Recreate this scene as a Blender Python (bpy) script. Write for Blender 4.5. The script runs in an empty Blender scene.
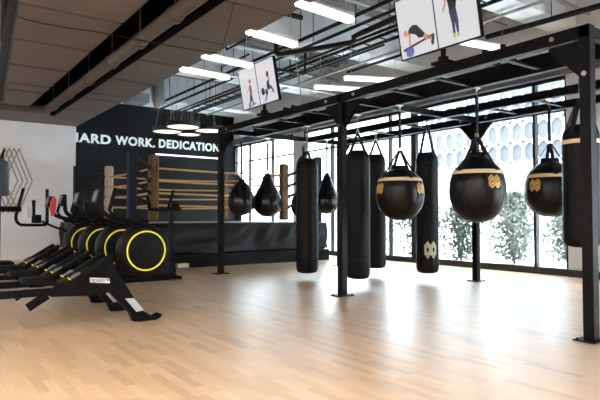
import bpy, bmesh, math, random
from mathutils import Vector, Matrix
random.seed(7)
S = bpy.context.scene
COL = S.collection
PI = math.pi

# ------------------------------------------------------------------ materials
def mat(name, col, rough=0.5, metal=0.0, spec=0.5, bump=0.0, bscale=40.0, var=0.0, vscale=6.0, emit=None, estr=0.0, coat=0.0, stretch=None):
    m = bpy.data.materials.new(name); m.use_nodes = True
    nt = m.node_tree; b = nt.nodes['Principled BSDF']
    b.inputs['Base Color'].default_value = (*col, 1)
    b.inputs['Roughness'].default_value = rough
    b.inputs['Metallic'].default_value = metal
    b.inputs['Specular IOR Level'].default_value = spec
    b.inputs['Coat Weight'].default_value = coat
    if emit:
        b.inputs['Emission Color'].default_value = (*emit, 1)
        b.inputs['Emission Strength'].default_value = estr
    if bump or var:
        tc = nt.nodes.new('ShaderNodeTexCoord')
        src = tc.outputs['Object']
        if stretch:
            mp = nt.nodes.new('ShaderNodeMapping'); mp.inputs['Scale'].default_value = stretch
            nt.links.new(src, mp.inputs['Vector']); src = mp.outputs['Vector']
    if bump:
        n = nt.nodes.new('ShaderNodeTexNoise'); n.inputs['Scale'].default_value = bscale; n.inputs['Detail'].default_value = 4
        nt.links.new(src, n.inputs['Vector'])
        bp = nt.nodes.new('ShaderNodeBump'); bp.inputs['Strength'].default_value = bump; bp.inputs['Distance'].default_value = 0.02
        nt.links.new(n.outputs['Fac'], bp.inputs['Height']); nt.links.new(bp.outputs['Normal'], b.inputs['Normal'])
    if var:
        n = nt.nodes.new('ShaderNodeTexNoise'); n.inputs['Scale'].default_value = vscale; n.inputs['Detail'].default_value = 5
        nt.links.new(src, n.inputs['Vector'])
        cr = nt.nodes.new('ShaderNodeValToRGB')
        cr.color_ramp.elements[0].position = 0.3; cr.color_ramp.elements[1].position = 0.7
        cr.color_ramp.elements[0].color = (*[c*(1-var) for c in col], 1)
        cr.color_ramp.elements[1].color = (*[min(1, c*(1+var)) for c in col], 1)
        nt.links.new(n.outputs['Fac'], cr.inputs['Fac']); nt.links.new(cr.outputs['Color'], b.inputs['Base Color'])
    return m

M = {}
ADDED_PANEL = 43.0
M['rig'] = mat('black_powder_coat', (.004,.004,.0045), .45, 0, .12, bump=.05, bscale=300)
M['steel'] = mat('bolt_steel', (.62,.62,.62), .3, 1.0)
M['chain'] = mat('chain_steel', (.30,.30,.31), .35, 1.0)
M['leather'] = mat('black_leather', (.003,.003,.0033), .45, 0, .14, bump=.12, bscale=22, stretch=(1,1,.6))
M['leather_gloss'] = mat('glossy_black_leather', (.003,.003,.0033), .30, 0, .25, bump=.3, bscale=9)
M['leather_tear'] = mat('patent_black_leather', (.003,.003,.0033), .22, 0, .45, bump=.06, bscale=9)
M['web'] = mat('black_webbing', (.006,.006,.0065), .7, 0, .3)
M['gold'] = mat('gold_print', (.62,.36,.09), .45, .15, .5)
M['band'] = mat('pale_gold_band', (.78,.58,.33), .45)
M['beige'] = mat('beige_print', (.42,.37,.28), .5)
M['blackplastic'] = mat('black_plastic', (.0035,.0035,.004), .45, 0, .10, bump=.04, bscale=200)
M['darkplastic'] = mat('dark_matte_plastic', (.004,.004,.0045), .6, 0, .10)
M['rubber'] = mat('black_rubber', (.004,.004,.004), .75, 0, .10)
M['yellow'] = mat('yellow_ring_paint', (.78,.66,.02), .4)
M['lightgrey'] = mat('light_grey_plastic', (.42,.42,.42), .5)
M['dimgrey'] = mat('dim_grey_plastic', (.10,.10,.105), .45)
M['silver'] = mat('silver_rail', (.22,.22,.22), .4, .9)
M['red'] = mat('red_cloth', (.42,.03,.05), .8)
M['white'] = mat('white_paint', (.85,.85,.84), .55)
M['whitewall'] = mat('white_wall_paint', (.86,.89,.93), .75, var=.03, vscale=2, bump=.02, bscale=60)
M['beigewall'] = mat('off_white_pier', (.72,.76,.81), .8, var=.03)
M['darkwall'] = mat('charcoal_wall_paint', (.013,.0137,.015), .8, 0, .12, var=.12, vscale=1.3, bump=.03, bscale=80)
M['letter'] = mat('white_glow_letter', (.86,.9,.89), .5, emit=(.9,1,.97), estr=.12)  # faint glow put into the letter colour
M['led'] = mat('led_strip', (.9,.9,.9), .5, emit=(1,1,1), estr=.9)
M['bronze'] = mat('bronze_line', (.45,.36,.31), .45, .2)
M['deck'] = mat('grey_deck_paint', (.22,.235,.255), .8, var=.15, vscale=1.2)
M['beam'] = mat('pale_concrete_beam', (.78,.86,.95), .8, var=.08, vscale=1.5)
M['header'] = mat('grey_header_panel', (.13,.135,.14), .6)
M['pipe'] = mat('dark_pipe_paint', (.010,.010,.011), .5, 0, .2)
M['brownpipe'] = mat('brown_pipe_paint', (.035,.024,.021), .5, 0, .25)
M['conduit'] = mat('galvanised_conduit', (.45,.45,.46), .35, .8)
M['duct'] = mat('galvanised_duct', (.42,.43,.44), .35, .85, bump=.05, bscale=10)
M['soffitpipe'] = mat('taupe_pipe_wrap', (.085,.075,.068), .7, var=.1)
M['soffit'] = mat('taupe_soffit_board', (.118,.104,.096), .8, var=.08, vscale=1.2, bump=.02)
M['soffitjoint'] = mat('soffit_joint', (.015,.012,.01), .8)
M['slot'] = mat('black_slot', (.003,.003,.003), .9, 0, .03)
M['tube'] = mat('fluorescent_diffuser', (.9,.9,.9), .5, emit=(1,.99,.97), estr=1.25)
M['panel'] = mat('added_panel_diffuser', (.9,.9,.9), .5, emit=(1,.965,.92), estr=ADDED_PANEL)  # glow of the panels added out of view for brightness
M['disc'] = mat('warm_disc_diffuser', (.9,.88,.8), .5, emit=(1,.90,.70), estr=.85)
M['fixture'] = mat('white_fixture', (.7,.7,.7), .5)
M['frame'] = mat('black_window_frame', (.012,.012,.013), .45)
M['screenback'] = mat('screen_back', (.005,.005,.005), .6, 0, .15)
M['skirt'] = mat('black_skirt_vinyl', (.0045,.005,.006), .42, 0, .22, bump=.5, bscale=2.2, stretch=(1,1,.6))
M['apron'] = mat('black_base_board', (.003,.0033,.004), .55, 0, .12)
M['canvas'] = mat('grey_ring_canvas', (.16,.125,.10), .8)
M['bluesteel'] = mat('slate_blue_steel', (.010,.015,.026), .5, 0, .15)
M['ringblack'] = mat('black_ring_post', (.004,.0045,.0055), .5, 0, .15)
M['pad'] = mat('gold_corner_pad', (.15,.08,.024), .5, 0, .2, var=.4, vscale=3, bump=.1, bscale=12)
M['padpale'] = mat('pale_corner_pad', (.48,.35,.24), .5, var=.12, vscale=3)
M['rope'] = mat('tan_ring_rope', (.60,.34,.13), .6, bump=.2, bscale=30)
M['concrete'] = mat('outdoor_paving', (.68,.68,.67), .9, var=.08, vscale=.8)
M['facade'] = mat('white_facade', (.85,.86,.87), .8)
M['facadeback'] = mat('grey_facade_recess', (.085,.087,.097), .8)
M['leaf'] = mat('grey_green_leaf', (.07,.095,.07), .55, var=.35, vscale=3)
M['leafhaze'] = mat('hazed_grey_green_leaf', (.17,.20,.165), .55, var=.35, vscale=3)  # haze of the window glass put into a paler leaf colour
M['stem'] = mat('shrub_stem', (.16,.12,.09), .9)

# screen picture colours
def emis(name, col, s=.66):
    return mat(name, (0.02,0.02,0.02), .3, emit=col, estr=s)
M['scr'] = emis('screen_pale', (.72,.72,.75), .66)
M['s_dark'] = emis('screen_dark', (.012,.012,.018))
M['s_navy'] = emis('screen_navy', (.03,.045,.09))
M['s_skin'] = emis('screen_skin', (.72,.27,.18))
M['s_blue'] = emis('screen_blue', (.10,.15,.42))
M['s_yellow'] = emis('screen_yellow', (.55,.5,.12))
M['s_red'] = emis('screen_red', (.35,.08,.08))

def floor_mat():
    m = bpy.data.materials.new('maple_strip_floor'); m.use_nodes = True
    nt = m.node_tree; b = nt.nodes['Principled BSDF']; N = nt.nodes.new; L = nt.links.new
    tc = N('ShaderNodeTexCoord'); mp = N('ShaderNodeMapping'); mp.inputs['Rotation'].default_value = (0,0,PI/2)
    L(tc.outputs['Object'], mp.inputs['Vector'])
    br = N('ShaderNodeTexBrick'); br.offset = .37; br.squash = 1
    br.inputs['Color1'].default_value = (.0,.0,.0,1); br.inputs['Color2'].default_value = (1,1,1,1); br.inputs['Mortar'].default_value = (.42,.42,.42,1)
    br.inputs['Scale'].default_value = 1; br.inputs['Mortar Size'].default_value = .0012; br.inputs['Mortar Smooth'].default_value = .3
    br.inputs['Brick Width'].default_value = .45; br.inputs['Row Height'].default_value = .07; br.inputs['Bias'].default_value = 0
    L(mp.outputs['Vector'], br.inputs['Vector'])
    cr = N('ShaderNodeValToRGB'); e = cr.color_ramp.elements
    e[0].position = 0; e[0].color = (.52,.32,.165,1)
    e[1].position = 1; e[1].color = (.75,.515,.315,1)
    k = e.new(.25); k.color = (.645,.415,.235,1)
    k = e.new(.7); k.color = (.695,.465,.275,1)
    L(br.outputs['Color'], cr.inputs['Fac'])
    mp2 = N('ShaderNodeMapping'); mp2.inputs['Scale'].default_value = (30,1.6,1); L(tc.outputs['Object'], mp2.inputs['Vector'])
    no = N('ShaderNodeTexNoise'); no.inputs['Scale'].default_value = 1.5; no.inputs['Detail'].default_value = 5; L(mp2.outputs['Vector'], no.inputs['Vector'])
    mx = N('ShaderNodeMix'); mx.data_type = 'RGBA'; mx.blend_type = 'MULTIPLY'; mx.inputs['Factor'].default_value = .35
    cr2 = N('ShaderNodeValToRGB'); cr2.color_ramp.elements[0].position=.3; cr2.color_ramp.elements[1].position=.7
    cr2.color_ramp.elements[0].color=(.72,.68,.62,1); cr2.color_ramp.elements[1].color=(1.05,1.05,1.05,1)
    L(no.outputs['Fac'], cr2.inputs['Fac'])
    L(cr.outputs['Color'], mx.inputs['A']); L(cr2.outputs['Color'], mx.inputs['B']); L(mx.outputs['Result'], b.inputs['Base Color'])
    b.inputs['Roughness'].default_value = FLOOR_ROUGH
    b.inputs['Specular IOR Level'].default_value = FLOOR_SPEC
    b.inputs['Coat Weight'].default_value = 1.0; b.inputs['Coat Roughness'].default_value = .36; b.inputs['Coat IOR'].default_value = 1.5
    bp = N('ShaderNodeBump'); bp.inputs['Strength'].default_value = .08; bp.inputs['Distance'].default_value = .004
    L(no.outputs['Fac'], bp.inputs['Height']); L(bp.outputs['Normal'], b.inputs['Normal'])
    return m
FLOOR_ROUGH = .40; FLOOR_SPEC = .6
M['floor'] = floor_mat()

def glass_mat():
    m = bpy.data.materials.new('window_glass'); m.use_nodes = True
    nt = m.node_tree; nt.nodes.remove(nt.nodes['Principled BSDF'])
    out = nt.nodes['Material Output']
    t = nt.nodes.new('ShaderNodeBsdfTransparent'); t.inputs['Color'].default_value = (.95,.97,.97,1)
    g = nt.nodes.new('ShaderNodeBsdfGlossy'); g.inputs['Roughness'].default_value = .02
    lw = nt.nodes.new('ShaderNodeLayerWeight'); lw.inputs['Blend'].default_value = .5
    pw = nt.nodes.new('ShaderNodeMath'); pw.operation = 'POWER'; pw.inputs[1].default_value = 5
    f = nt.nodes.new('ShaderNodeMath'); f.operation = 'MULTIPLY_ADD'; f.inputs[1].default_value = .92; f.inputs[2].default_value = .05
    nt.links.new(lw.outputs['Facing'], pw.inputs[0]); nt.links.new(pw.outputs[0], f.inputs[0])
    mx = nt.nodes.new('ShaderNodeMixShader')
    nt.links.new(f.outputs[0], mx.inputs[0]); nt.links.new(t.outputs[0], mx.inputs[1]); nt.links.new(g.outputs[0], mx.inputs[2])
    nt.links.new(mx.outputs[0], out.inputs['Surface'])
    return m
M['glass'] = glass_mat()

# ------------------------------------------------------------------ mesh builder
class MB:
    def __init__(s, off=(0,0,0)):
        s.v = []; s.f = []; s.o = Vector(off)
    def add(s, vs, fs):
        n = len(s.v); s.v += [Vector(p) - s.o for p in vs]; s.f += [[n+i for i in f] for f in fs]; return s
    def box(s, c, d, R=None):
        vs = []
        for x in (-.5,.5):
            for y in (-.5,.5):
                for z in (-.5,.5):
                    p = Vector((x*d[0], y*d[1], z*d[2]))
                    if R is not None: p = R @ p
                    vs.append(p + Vector(c))
        return s.add(vs, [(0,1,3,2),(4,6,7,5),(0,4,5,1),(2,3,7,6),(0,2,6,4),(1,5,7,3)])
    def bb(s, a, b):
        return s.box([(a[i]+b[i])/2 for i in range(3)], [abs(b[i]-a[i]) for i in range(3)])
    def bar(s, p0, p1, w, t, upv=(0,0,1)):
        p0 = Vector(p0); p1 = Vector(p1); d = (p1-p0); L = d.length; d.normalize()
        u = Vector(upv); x = d.cross(u)
        if x.length < 1e-4: x = d.cross(Vector((1,0,0)))
        x.normalize(); y = x.cross(d)
        R = Matrix((x, d, y)).transposed()
        return s.box((p0+p1)/2, (w, L, t), R)
    def tube(s, pts, r, n=10, closed=False):
        pts = [Vector(p) for p in pts]; m = len(pts); rings = []
        ref = None
        for i, p in enumerate(pts):
            if closed: d = pts[(i+1) % m] - pts[i-1]
            elif i == 0: d = pts[1]-pts[0]
            elif i == m-1: d = pts[-1]-pts[-2]
            else: d = (pts[i+1]-p).normalized() + (p-pts[i-1]).normalized()
            d.normalize()
            if ref is None:
                ref = d.cross(Vector((0,0,1)))
                if ref.length < 1e-3: ref = d.cross(Vector((1,0,0)))
            ref = (ref - d*ref.dot(d)).normalized(); b = d.cross(ref)
            rr = r[i] if isinstance(r, (list,tuple)) else r
            rings.append([p + (ref*math.cos(2*PI*k/n) + b*math.sin(2*PI*k/n))*rr for k in range(n)])
        vs = [q for R in rings for q in R]; fs = []
        for i in range(m if closed else m-1):
            j = (i+1) % m
            for k in range(n):
                fs.append((i*n+k, i*n+(k+1)%n, j*n+(k+1)%n, j*n+k))
        if not closed:
            fs.append(tuple(range(n))[::-1]); fs.append(tuple((m-1)*n+k for k in range(n)))
        return s.add(vs, fs)
    def cyl(s, p0, p1, r, r1=None, n=16):
        return s.tube([p0, p1], [r, r if r1 is None else r1], n)
    def lathe(s, prof, c=(0,0,0), n=40, ax='z', cap=True):
        vs = []; fs = []; m = len(prof)
        for r, z in prof:
            for k in range(n):
                a = 2*PI*k/n
                p = (r*math.cos(a), r*math.sin(a), z)
                if ax == 'y': p = (p[0], p[2], p[1])
                vs.append(Vector(p)+Vector(c))
        for i in range(m-1):
            for k in range(n):
                fs.append((i*n+k, i*n+(k+1)%n, (i+1)*n+(k+1)%n, (i+1)*n+k))
        if cap and prof[0][0] > 1e-5: fs.append(tuple(range(n))[::-1])
        if cap and prof[-1][0] > 1e-5: fs.append(tuple((m-1)*n+k for k in range(n)))
        return s.add(vs, fs)
    def prism(s, poly, a, b, plane='xz'):
        n = len(poly); vs = []
        for d in (a, b):
            for p in poly:
                vs.append({'xz': (p[0], d, p[1]), 'yz': (d, p[0], p[1]), 'xy': (p[0], p[1], d)}[plane])
        fs = [tuple(range(n)), tuple(range(2*n-1, n-1, -1))]
        fs += [(i, (i+1)%n, n+(i+1)%n, n+i) for i in range(n)]
        return s.add(vs, fs)
    def build(s, name, m, parent=None, bevel=0.0, smooth=True, ang=35, loc=None):
        me = bpy.data.meshes.new(name)
        bm = bmesh.new()
        bv = [bm.verts.new(p) for p in s.v]
        for f in s.f:
            try: bm.faces.new([bv[i] for i in f])
            except ValueError: pass
        bmesh.ops.remove_doubles(bm, verts=bm.verts, dist=1e-5)
        bmesh.ops.recalc_face_normals(bm, faces=bm.faces)
        bm.to_mesh(me); bm.free()
        me.materials.append(M[m])
        if smooth:
            me.polygons.foreach_set('use_smooth', [True]*len(me.polygons))
            me.set_sharp_from_angle(angle=math.radians(ang))
        o = bpy.data.objects.new(name, me); COL.objects.link(o)
        if parent is not None: o.parent = parent
        if loc is not None: o.location = loc
        if bevel:
            b = o.modifiers.new('bevel', 'BEVEL'); b.width = bevel; b.segments = 2; b.limit_method = 'ANGLE'
        return o

def tag(o, label, cat, group=None, kind=None):
    if label: o['label'] = label
    if cat: o['category'] = cat
    if group: o['group'] = group
    if kind: o['kind'] = kind
    return o
def thing(name, label, cat, loc=(0,0,0), group=None):
    o = bpy.data.objects.new(name, None); o.empty_display_size = .1; COL.objects.link(o); o.location = loc
    return tag(o, label, cat, group)
def struct(o): o['kind'] = 'structure'; return o
def copy_tree(o, parent=None):
    c = o.copy(); COL.objects.link(c)
    if parent is not None: c.parent = parent
    for ch in list(o.children): copy_tree(ch, c)
    return c
def arc(c, r, a0, a1, n, fn):
    return [fn(c[0]+r*math.cos(a0+(a1-a0)*i/n), c[1]+r*math.sin(a0+(a1-a0)*i/n)) for i in range(n+1)]
def smoothpath(pts, n=6):
    P = [Vector(p) for p in pts]; out = []
    for i in range(len(P)-1):
        p0 = P[max(i-1,0)]; p1 = P[i]; p2 = P[i+1]; p3 = P[min(i+2, len(P)-1)]
        for k in range(n):
            t = k/n
            out.append(.5*((2*p1)+(p2-p0)*t+(2*p0-5*p1+4*p2-p3)*t*t+(3*p1-p0-3*p2+p3)*t**3))
    return out+[P[-1]]

# ------------------------------------------------------------------ camera
EYE = 1.10
cam = bpy.data.cameras.new('camera'); co = bpy.data.objects.new('camera', cam); COL.objects.link(co)
co.location = (0,0,EYE); F = 550.0
cam.sensor_width = 36; cam.lens = F/600*36; cam.clip_start = .05; cam.clip_end = 200
YAW = math.atan(395/550)
co.rotation_euler = (PI/2+math.radians(1.78), 0, -YAW)
S.camera = co

# ------------------------------------------------------------------ room shell
XW = 10.0        # inner face of the window wall
ZT = 2.84        # top of the rig
YE = 18.2        # end wall
XS = 3.80        # right edge of the lowered soffit
ZS = 3.60        # soffit
ZW = 3.76        # window head
ZC = 5.40        # upper deck
X0, Y0 = -5.0, -6.0
struct(MB().bb((X0,Y0,-.12),(XW+.2,YE+.2,0)).build('floor','floor',smooth=False))
# upper deck: a folded sheet
m = MB(); prof = []
y = Y0
while y < YE:
    prof += [(y,ZC),(y+.17,ZC),(y+.21,ZC+.07),(y+.36,ZC+.07)]; y += .40
prof = prof + [(YE+.2, ZC)]
poly = prof + [(YE+.2,ZC+.3),(Y0,ZC+.3)]
for (a,b) in zip(prof[:-1],prof[1:]):
    m.add([(XS,a[0],a[1]),(XW+.2,a[0],a[1]),(XW+.2,b[0],b[1]),(XS,b[0],b[1])],[(0,1,2,3)])
m.bb((XS,Y0,ZC+.1),(XW+.2,YE+.2,ZC+.3))
struct(m.build('ceiling','deck',smooth=False))
# lowered soffit with joints and the service slot, which turns left at its far end
XA, XB, YT0, YT1 = 2.24, 2.87, 13.60, 14.10
m = MB()
def soff(xa, xb, ya, yb): m.bb((xa,ya,ZS),(xb,yb,ZS+.12))
joints = [-4.6,-3.14,-1.69,-.24,1.22,2.70,4.16,5.61,7.07,8.53,9.98,11.39,11.98]
ys = [Y0]+joints+[YT0]
for a,b in zip(ys[:-1],ys[1:]):
    soff(X0,XA,a+(.04 if a > Y0 else 0),b-(.04 if b < YT0 else 0))
ys = [Y0]+joints+[13.44,14.8,15.9]
for a,b in zip(ys[:-1],ys[1:]): soff(XB,XS,a+.03,b-(.03 if b < 15.9 else 0))
soff(X0,XB,YT1,15.9)
struct(m.build('ceiling','soffit',smooth=False))
m = MB()
m.bb((X0,Y0,ZS+.05),(XA,YT0,ZS+.1)); m.bb((XB,Y0,ZS+.05),(XS-.02,15.9,ZS+.1))
struct(m.build('trim_1','soffitjoint',smooth=False))
m = MB()
m.bb((XA,Y0,ZS+.45),(XB,YT1,ZS+.5)); m.bb((X0,YT0,ZS+.45),(XA,YT1,ZS+.5))
m.bb((XA-.04,Y0,ZS+.12),(XA,YT0,ZS+.5)); m.bb((XB,Y0,ZS+.12),(XB+.04,YT1,ZS+.5)); m.bb((X0,YT1,ZS+.12),(XB,YT1+.04,ZS+.5)); m.bb((X0,YT0-.04,ZS+.12),(XA,YT0,ZS+.5))
struct(m.build('trim_2','slot',smooth=False))
struct(MB().bb((XS-.06,Y0,ZS+.121),(XS,15.9,ZC+.1)).build('trim_3','soffit',smooth=False))
struct(MB().bb((2.765,Y0,ZS-.08),(2.868,YT1-.02,ZS+.45)).build('trim_4','slot',smooth=False))
# walls
struct(MB().bb((XS,YE,0),(XW+.2,YE+.2,ZC+.3)).build('wall_end','darkwall',smooth=False))
struct(MB().bb((X0,15.9,0),(XS,YE+.2,ZC+.3)).build('wall_left','whitewall',smooth=False))
struct(MB().bb((X0-.2,Y0,0),(X0,15.9,ZC+.3)).build('wall_side','whitewall',smooth=False))
struct(MB().bb((X0-.2,Y0-.2,0),(XW+.2,Y0,ZC+.3)).build('wall_back','whitewall',smooth=False))
# window wall: piers, header, upper wall
m = MB()
piers = [(-6.0,-5.4),(-.3,.3),(4.35,5.40),(13.77,14.30)]
for a,b in piers: m.bb((XW,a,0),(XW+.25,b,ZW))
m.bb((XW,Y0,ZW+.22),(XW+.25,YE,ZC+.3))
struct(m.build('wall_right','beigewall',smooth=False))
m = MB(); m.bb((XW-.10,Y0,ZW),(XW+.25,YE,ZW+.22)); struct(m.build('trim_5','header',smooth=False))
m = MB(); m.bb((XW-.06,4.35,0),(XW+.0,5.38,.13)); struct(m.build('baseboard_right','frame',smooth=False))
# windows
def window(n, ya, yb, mull, transom=3.12, extra=()):
    f = MB(); x0 = XW+.03; x1 = XW+.13
    f.bb((x0-.02,ya,0),(x1,yb,.13)); f.bb((x0,ya,ZW-.07),(x1,yb,ZW))
    f.bb((x0,ya,.13),(x1,ya+.05,ZW-.07)); f.bb((x0,yb-.05,.13),(x1,yb,ZW-.07))
    f.bb((x0,ya,transom-.025),(x1,yb,transom+.025))
    for y,w in mull: f.bb((x0-.01,y-w/2,.13),(x1,y+w/2,ZW-.07))
    for z in extra: f.bb((x0,ya,z-.02),(x1,yb,z+.02))
    o = struct(f.build('window_%d'%n,'frame',smooth=False))
    g = MB().bb((x0+.05,ya+.04,.12),(x0+.056,yb-.04,ZW-.06)).build('glass_pane','glass',o,smooth=False)
    return o
window(1, 5.40, 13.77, [(6.07,.055),(9.23,.16),(10.05,.05),(12.4,.06)])
window(2, 14.30, 18.2, [(15.6,.035),(17.1,.035)])
window(3, .30, 4.35, [(2.3,.06)])
window(4, -5.40, -.30, [(-2.0,.06),(-3.7,.06)])
# deck beams
for i,(y,w,h) in enumerate([(1.8,.5,.75),(5.45,.52,.75),(9.03,.55,.75),(12.6,.5,.75),(16.2,.5,.75),(17.9,.5,.55),(-1.8,.5,.75)]):
    struct(MB().bb((XS,y-w/2,ZC-h),(XW,y+w/2,ZC+.1)).build('trim_%d'%(6+i),'beam',smooth=False))

# ------------------------------------------------------------------ outdoors
struct(MB().bb((XW+.2,-30,-.25),(60,50,-.05)).build('ground','concrete',smooth=False))
struct(MB().bb((XW+.26,-6,3.98),(XW+.80,19,4.08)).build('trim_20','header',smooth=False))  # unseen eave added to narrow the sun strip on the floor
FX = 16.0
t = thing('building_facade', 'white building across the yard with a pierced hexagon lattice screen', 'building', (FX,9,-.05))
MB((FX,9,-.05)).bb((FX+.07,-8,-.05),(FX+3,26,9)).build('wall','facadeback',t,smooth=False)
lo = MB((FX,9,-.05)); lo.bb((FX,-8,-.05),(FX+.069,26,2.85)); lo.bb((FX,13.9,2.85),(FX+.069,26,9)); lo.bb((FX,-8,7.0),(FX+.069,13.9,9))
lo.build('lower_wall','facade',t,smooth=False)
la = MB((FX,9,-.05)); P_, Q_ = .45, .66; a_ = Q_*.27; b_ = P_*.16
nrow = 6
y = 4.0
while y < 13.8:
    for r in range(nrow):
        z = 2.85+Q_*(r+.5)
        la.bb((FX,y+P_/2-.036,z-a_),(FX+.06,y+P_/2+.036,z+a_))
        la.bb((FX,y-b_,z+Q_/2-.04),(FX+.06,y+b_,z+Q_/2+.04))
        for sy in (-1,1):
            for sz in (-1,1):
                la.bar((FX+.03,y+sy*b_,z+sz*Q_/2),(FX+.03,y+sy*P_/2,z+sz*a_),.06,.07,(0,sz,-sy))
    y += P_
la.build('lattice_screen','facade',t,smooth=False)

def shrub(c, r, h, n, label, lm='leaf'):
    t = thing('shrub', label, 'shrub', (c[0],c[1],-.05), 'shrubs outside the windows')
    st = MB()
    for k in range(5):
        a = random.random()*6.28
        st.tube([(0,0,0),(.12*r*math.cos(a),.12*r*math.sin(a),h*.4),(.5*r*math.cos(a),.5*r*math.sin(a),h*.8)],[.025,.018,.008],6)
    st.build('stem','stem',t)
    lf = MB()
    for k in range(n):
        a = random.random()*6.28; zz = random.random()**.8; rr = r*math.sqrt(random.random())*math.sin(PI*min(.96,.12+.85*zz))**.6
        rr *= .8+.35*math.sin(3*a+zz*5)
        p = Vector((rr*math.cos(a), rr*math.sin(a), .08+h*zz))
        d = Vector((random.uniform(-1,1),random.uniform(-1,1),random.uniform(-.2,1))).normalized()
        e = d.cross(Vector((random.uniform(-1,1),random.uniform(-1,1),random.uniform(-1,1)))).normalized()
        L = random.uniform(.06,.12); W = L*.28
        lf.add([p-d*L/2, p+e*W, p+d*L/2, p-e*W],[(0,1,2,3)])
    lf.build('foliage',lm,t,smooth=False)
for i,(x,y,r,h,n,lab) in enumerate([
    (11.5,10.35,.75,1.8,3800,'tall dense shrub outside, seen between the long bags left of the thick mullion'),
    (11.45,8.95,.55,1.6,2600,'shrub outside glimpsed under the first round bag'),
    (12.2,7.95,.62,1.7,4200,'shrub outside just right of the bag with the low beige print'),
    (12.9,6.9,.62,1.35,4200,'rounded shrub outside behind the single rear rig post'),
    (12.0,5.95,.42,1.15,2200,'low shrub outside near the narrow right mullion'),
    (11.5,12.3,.8,2.0,3000,'big shrub outside far along the glass near the ring corner')]):
    shrub((x,y),r,h,n,lab,'leaf' if i in (0,1,5) else 'leafhaze')

# ------------------------------------------------------------------ writing on the dark wall, light strip, hexagon mark
def text_mesh(name, txt, m, parent, x0, x1, z0, z1, y, depth=.02, offset=.0):
    c = bpy.data.curves.new('txt','FONT'); c.body = txt; c.extrude = .5; c.offset = offset; c.space_character = 1.12; c.size = 1
    o = bpy.data.objects.new('txt',c); COL.objects.link(o)
    dg = bpy.context.evaluated_depsgraph_get(); me = bpy.data.meshes.new_from_object(o.evaluated_get(dg))
    bpy.data.objects.remove(o)
    xs = [v.co.x for v in me.vertices]; ysv = [v.co.y for v in me.vertices]
    ax, bx, ay, by = min(xs), max(xs), min(ysv), max(ysv)
    for v in me.vertices:
        p = v.co.copy()
        v.co = (x0+(p.x-ax)/(bx-ax)*(x1-x0), y-(p.z+.5)*depth, z0+(p.y-ay)/(by-ay)*(z1-z0))
    me.materials.clear(); me.materials.append(M[m]); me.name = name
    r = bpy.data.objects.new(name, me); COL.objects.link(r)
    if parent is not None: r.parent = parent
    return r
t = thing('wall_lettering','large white capital lettering reading HARD WORK. DEDICATION on the charcoal wall','lettering',(6.7,YE,3.4))
for word,xa,xb,za,zb in (('HARD',4.115,5.43,3.475,3.775),('WORK.',5.58,6.93,3.485,3.785),('DEDICATION',7.07,9.385,3.495,3.795)):
    text_mesh('letters',word,'letter',t,xa-6.7,xb-6.7,za-3.4,zb-3.4,0,.03,.035)
tag(MB().bb((6.95,YE-.03,3.235),(9.55,YE,3.285)).build('light_strip','led',smooth=False),'thin white light line on the charcoal wall under the lettering','light')
# nested diamonds on the white wall
m = MB(); yw = 15.9
for k in range(4):
    cx = 2.39-.115*k; hw, hh, w = .325, .84, .032
    pts = [(cx,2.05+hh),(cx+hw,2.05),(cx,2.05-hh),(cx-hw,2.05)]
    for i in range(4):
        a, b = pts[i], pts[(i+1)%4]
        m.bar((a[0],yw-.008,a[1]),(b[0],yw-.008,b[1]),w,.016,(0,1,0))
tag(m.build('wall_emblem','bronze',smooth=False),'bronze line emblem of nested diamonds on the white wall','emblem')

# ------------------------------------------------------------------ ceiling services
def fluor(p0, p1, lab, r=.065):
    p0 = Vector(p0); p1 = Vector(p1); c = (p0+p1)/2; d = (p1-p0).normalized(); side = d.cross(Vector((0,0,1))).normalized()
    t = thing('batten_light', lab, 'ceiling light', c, 'batten lights under the deck')
    L = (p1-p0).length
    MB(c).bar(p0+Vector((0,0,.03)),p1+Vector((0,0,.03)),.10,.03).build('housing','fixture',t,bevel=.004)
    MB(c).bar(p0+d*.01-Vector((0,0,.022)),p1-d*.01-Vector((0,0,.022)),.125,.072).build('diffuser','tube',t,bevel=.02)
    for f in (.12,.88):
        q = p0+(p1-p0)*f
        zt = ZC+.02
        MB(c).cyl(q+Vector((0,0,.04)),(q.x,q.y,zt),.004,n=6).build('hanger','conduit',t)
names = ['farthest batten light beside the taupe soffit edge','second farthest batten light beside the taupe soffit edge','batten light beside the soffit edge with a thin rod hanging near it','batten light cut by the top of the frame above the pipes','batten light beside the soffit just above the frame']
zl = 1.1+2.9*.868
left = [tuple((a*.868,b*.868) for a,b in s) for s in [((4.268,9.92),(5.401,10.041)),((4.242,8.895),(5.327,8.987)),((4.235,7.298),(5.273,7.458)),((4.2,5.92),(5.267,6.029))]]
for (a,b),lab in zip(left, names):
    fluor((a[0],a[1],zl),(b[0],b[1],zl),lab)
fluor((7.08,8.353,3.90),(8.201,7.846,3.90),'batten light over the rig, beside the left edge of the large split screen')
fluor((7.052,9.306,3.90),(8.174,8.897,3.90),'lower farther batten light over the rig between the two split screens')
fluor((7.25,5.62,3.95),(8.25,5.45,3.95),'short-looking batten light just behind the near front rig beam, right of the large split screen')
# unseen batten lights added around the camera to keep the near floor lit
for i,(x,y) in enumerate([(4.3,2.6),(4.3,.6),(7.4,1.6),(7.4,-1.2),(4.3,-2.2)]):
    fluor((x-.5,y,3.85),(x+.5,y,3.85),['added batten light over the near floor, out of frame','added unseen batten light beside the camera','added unseen batten light right of the camera by the windows','added unseen batten light at the back by the windows','added unseen batten light behind the camera'][i])

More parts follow.
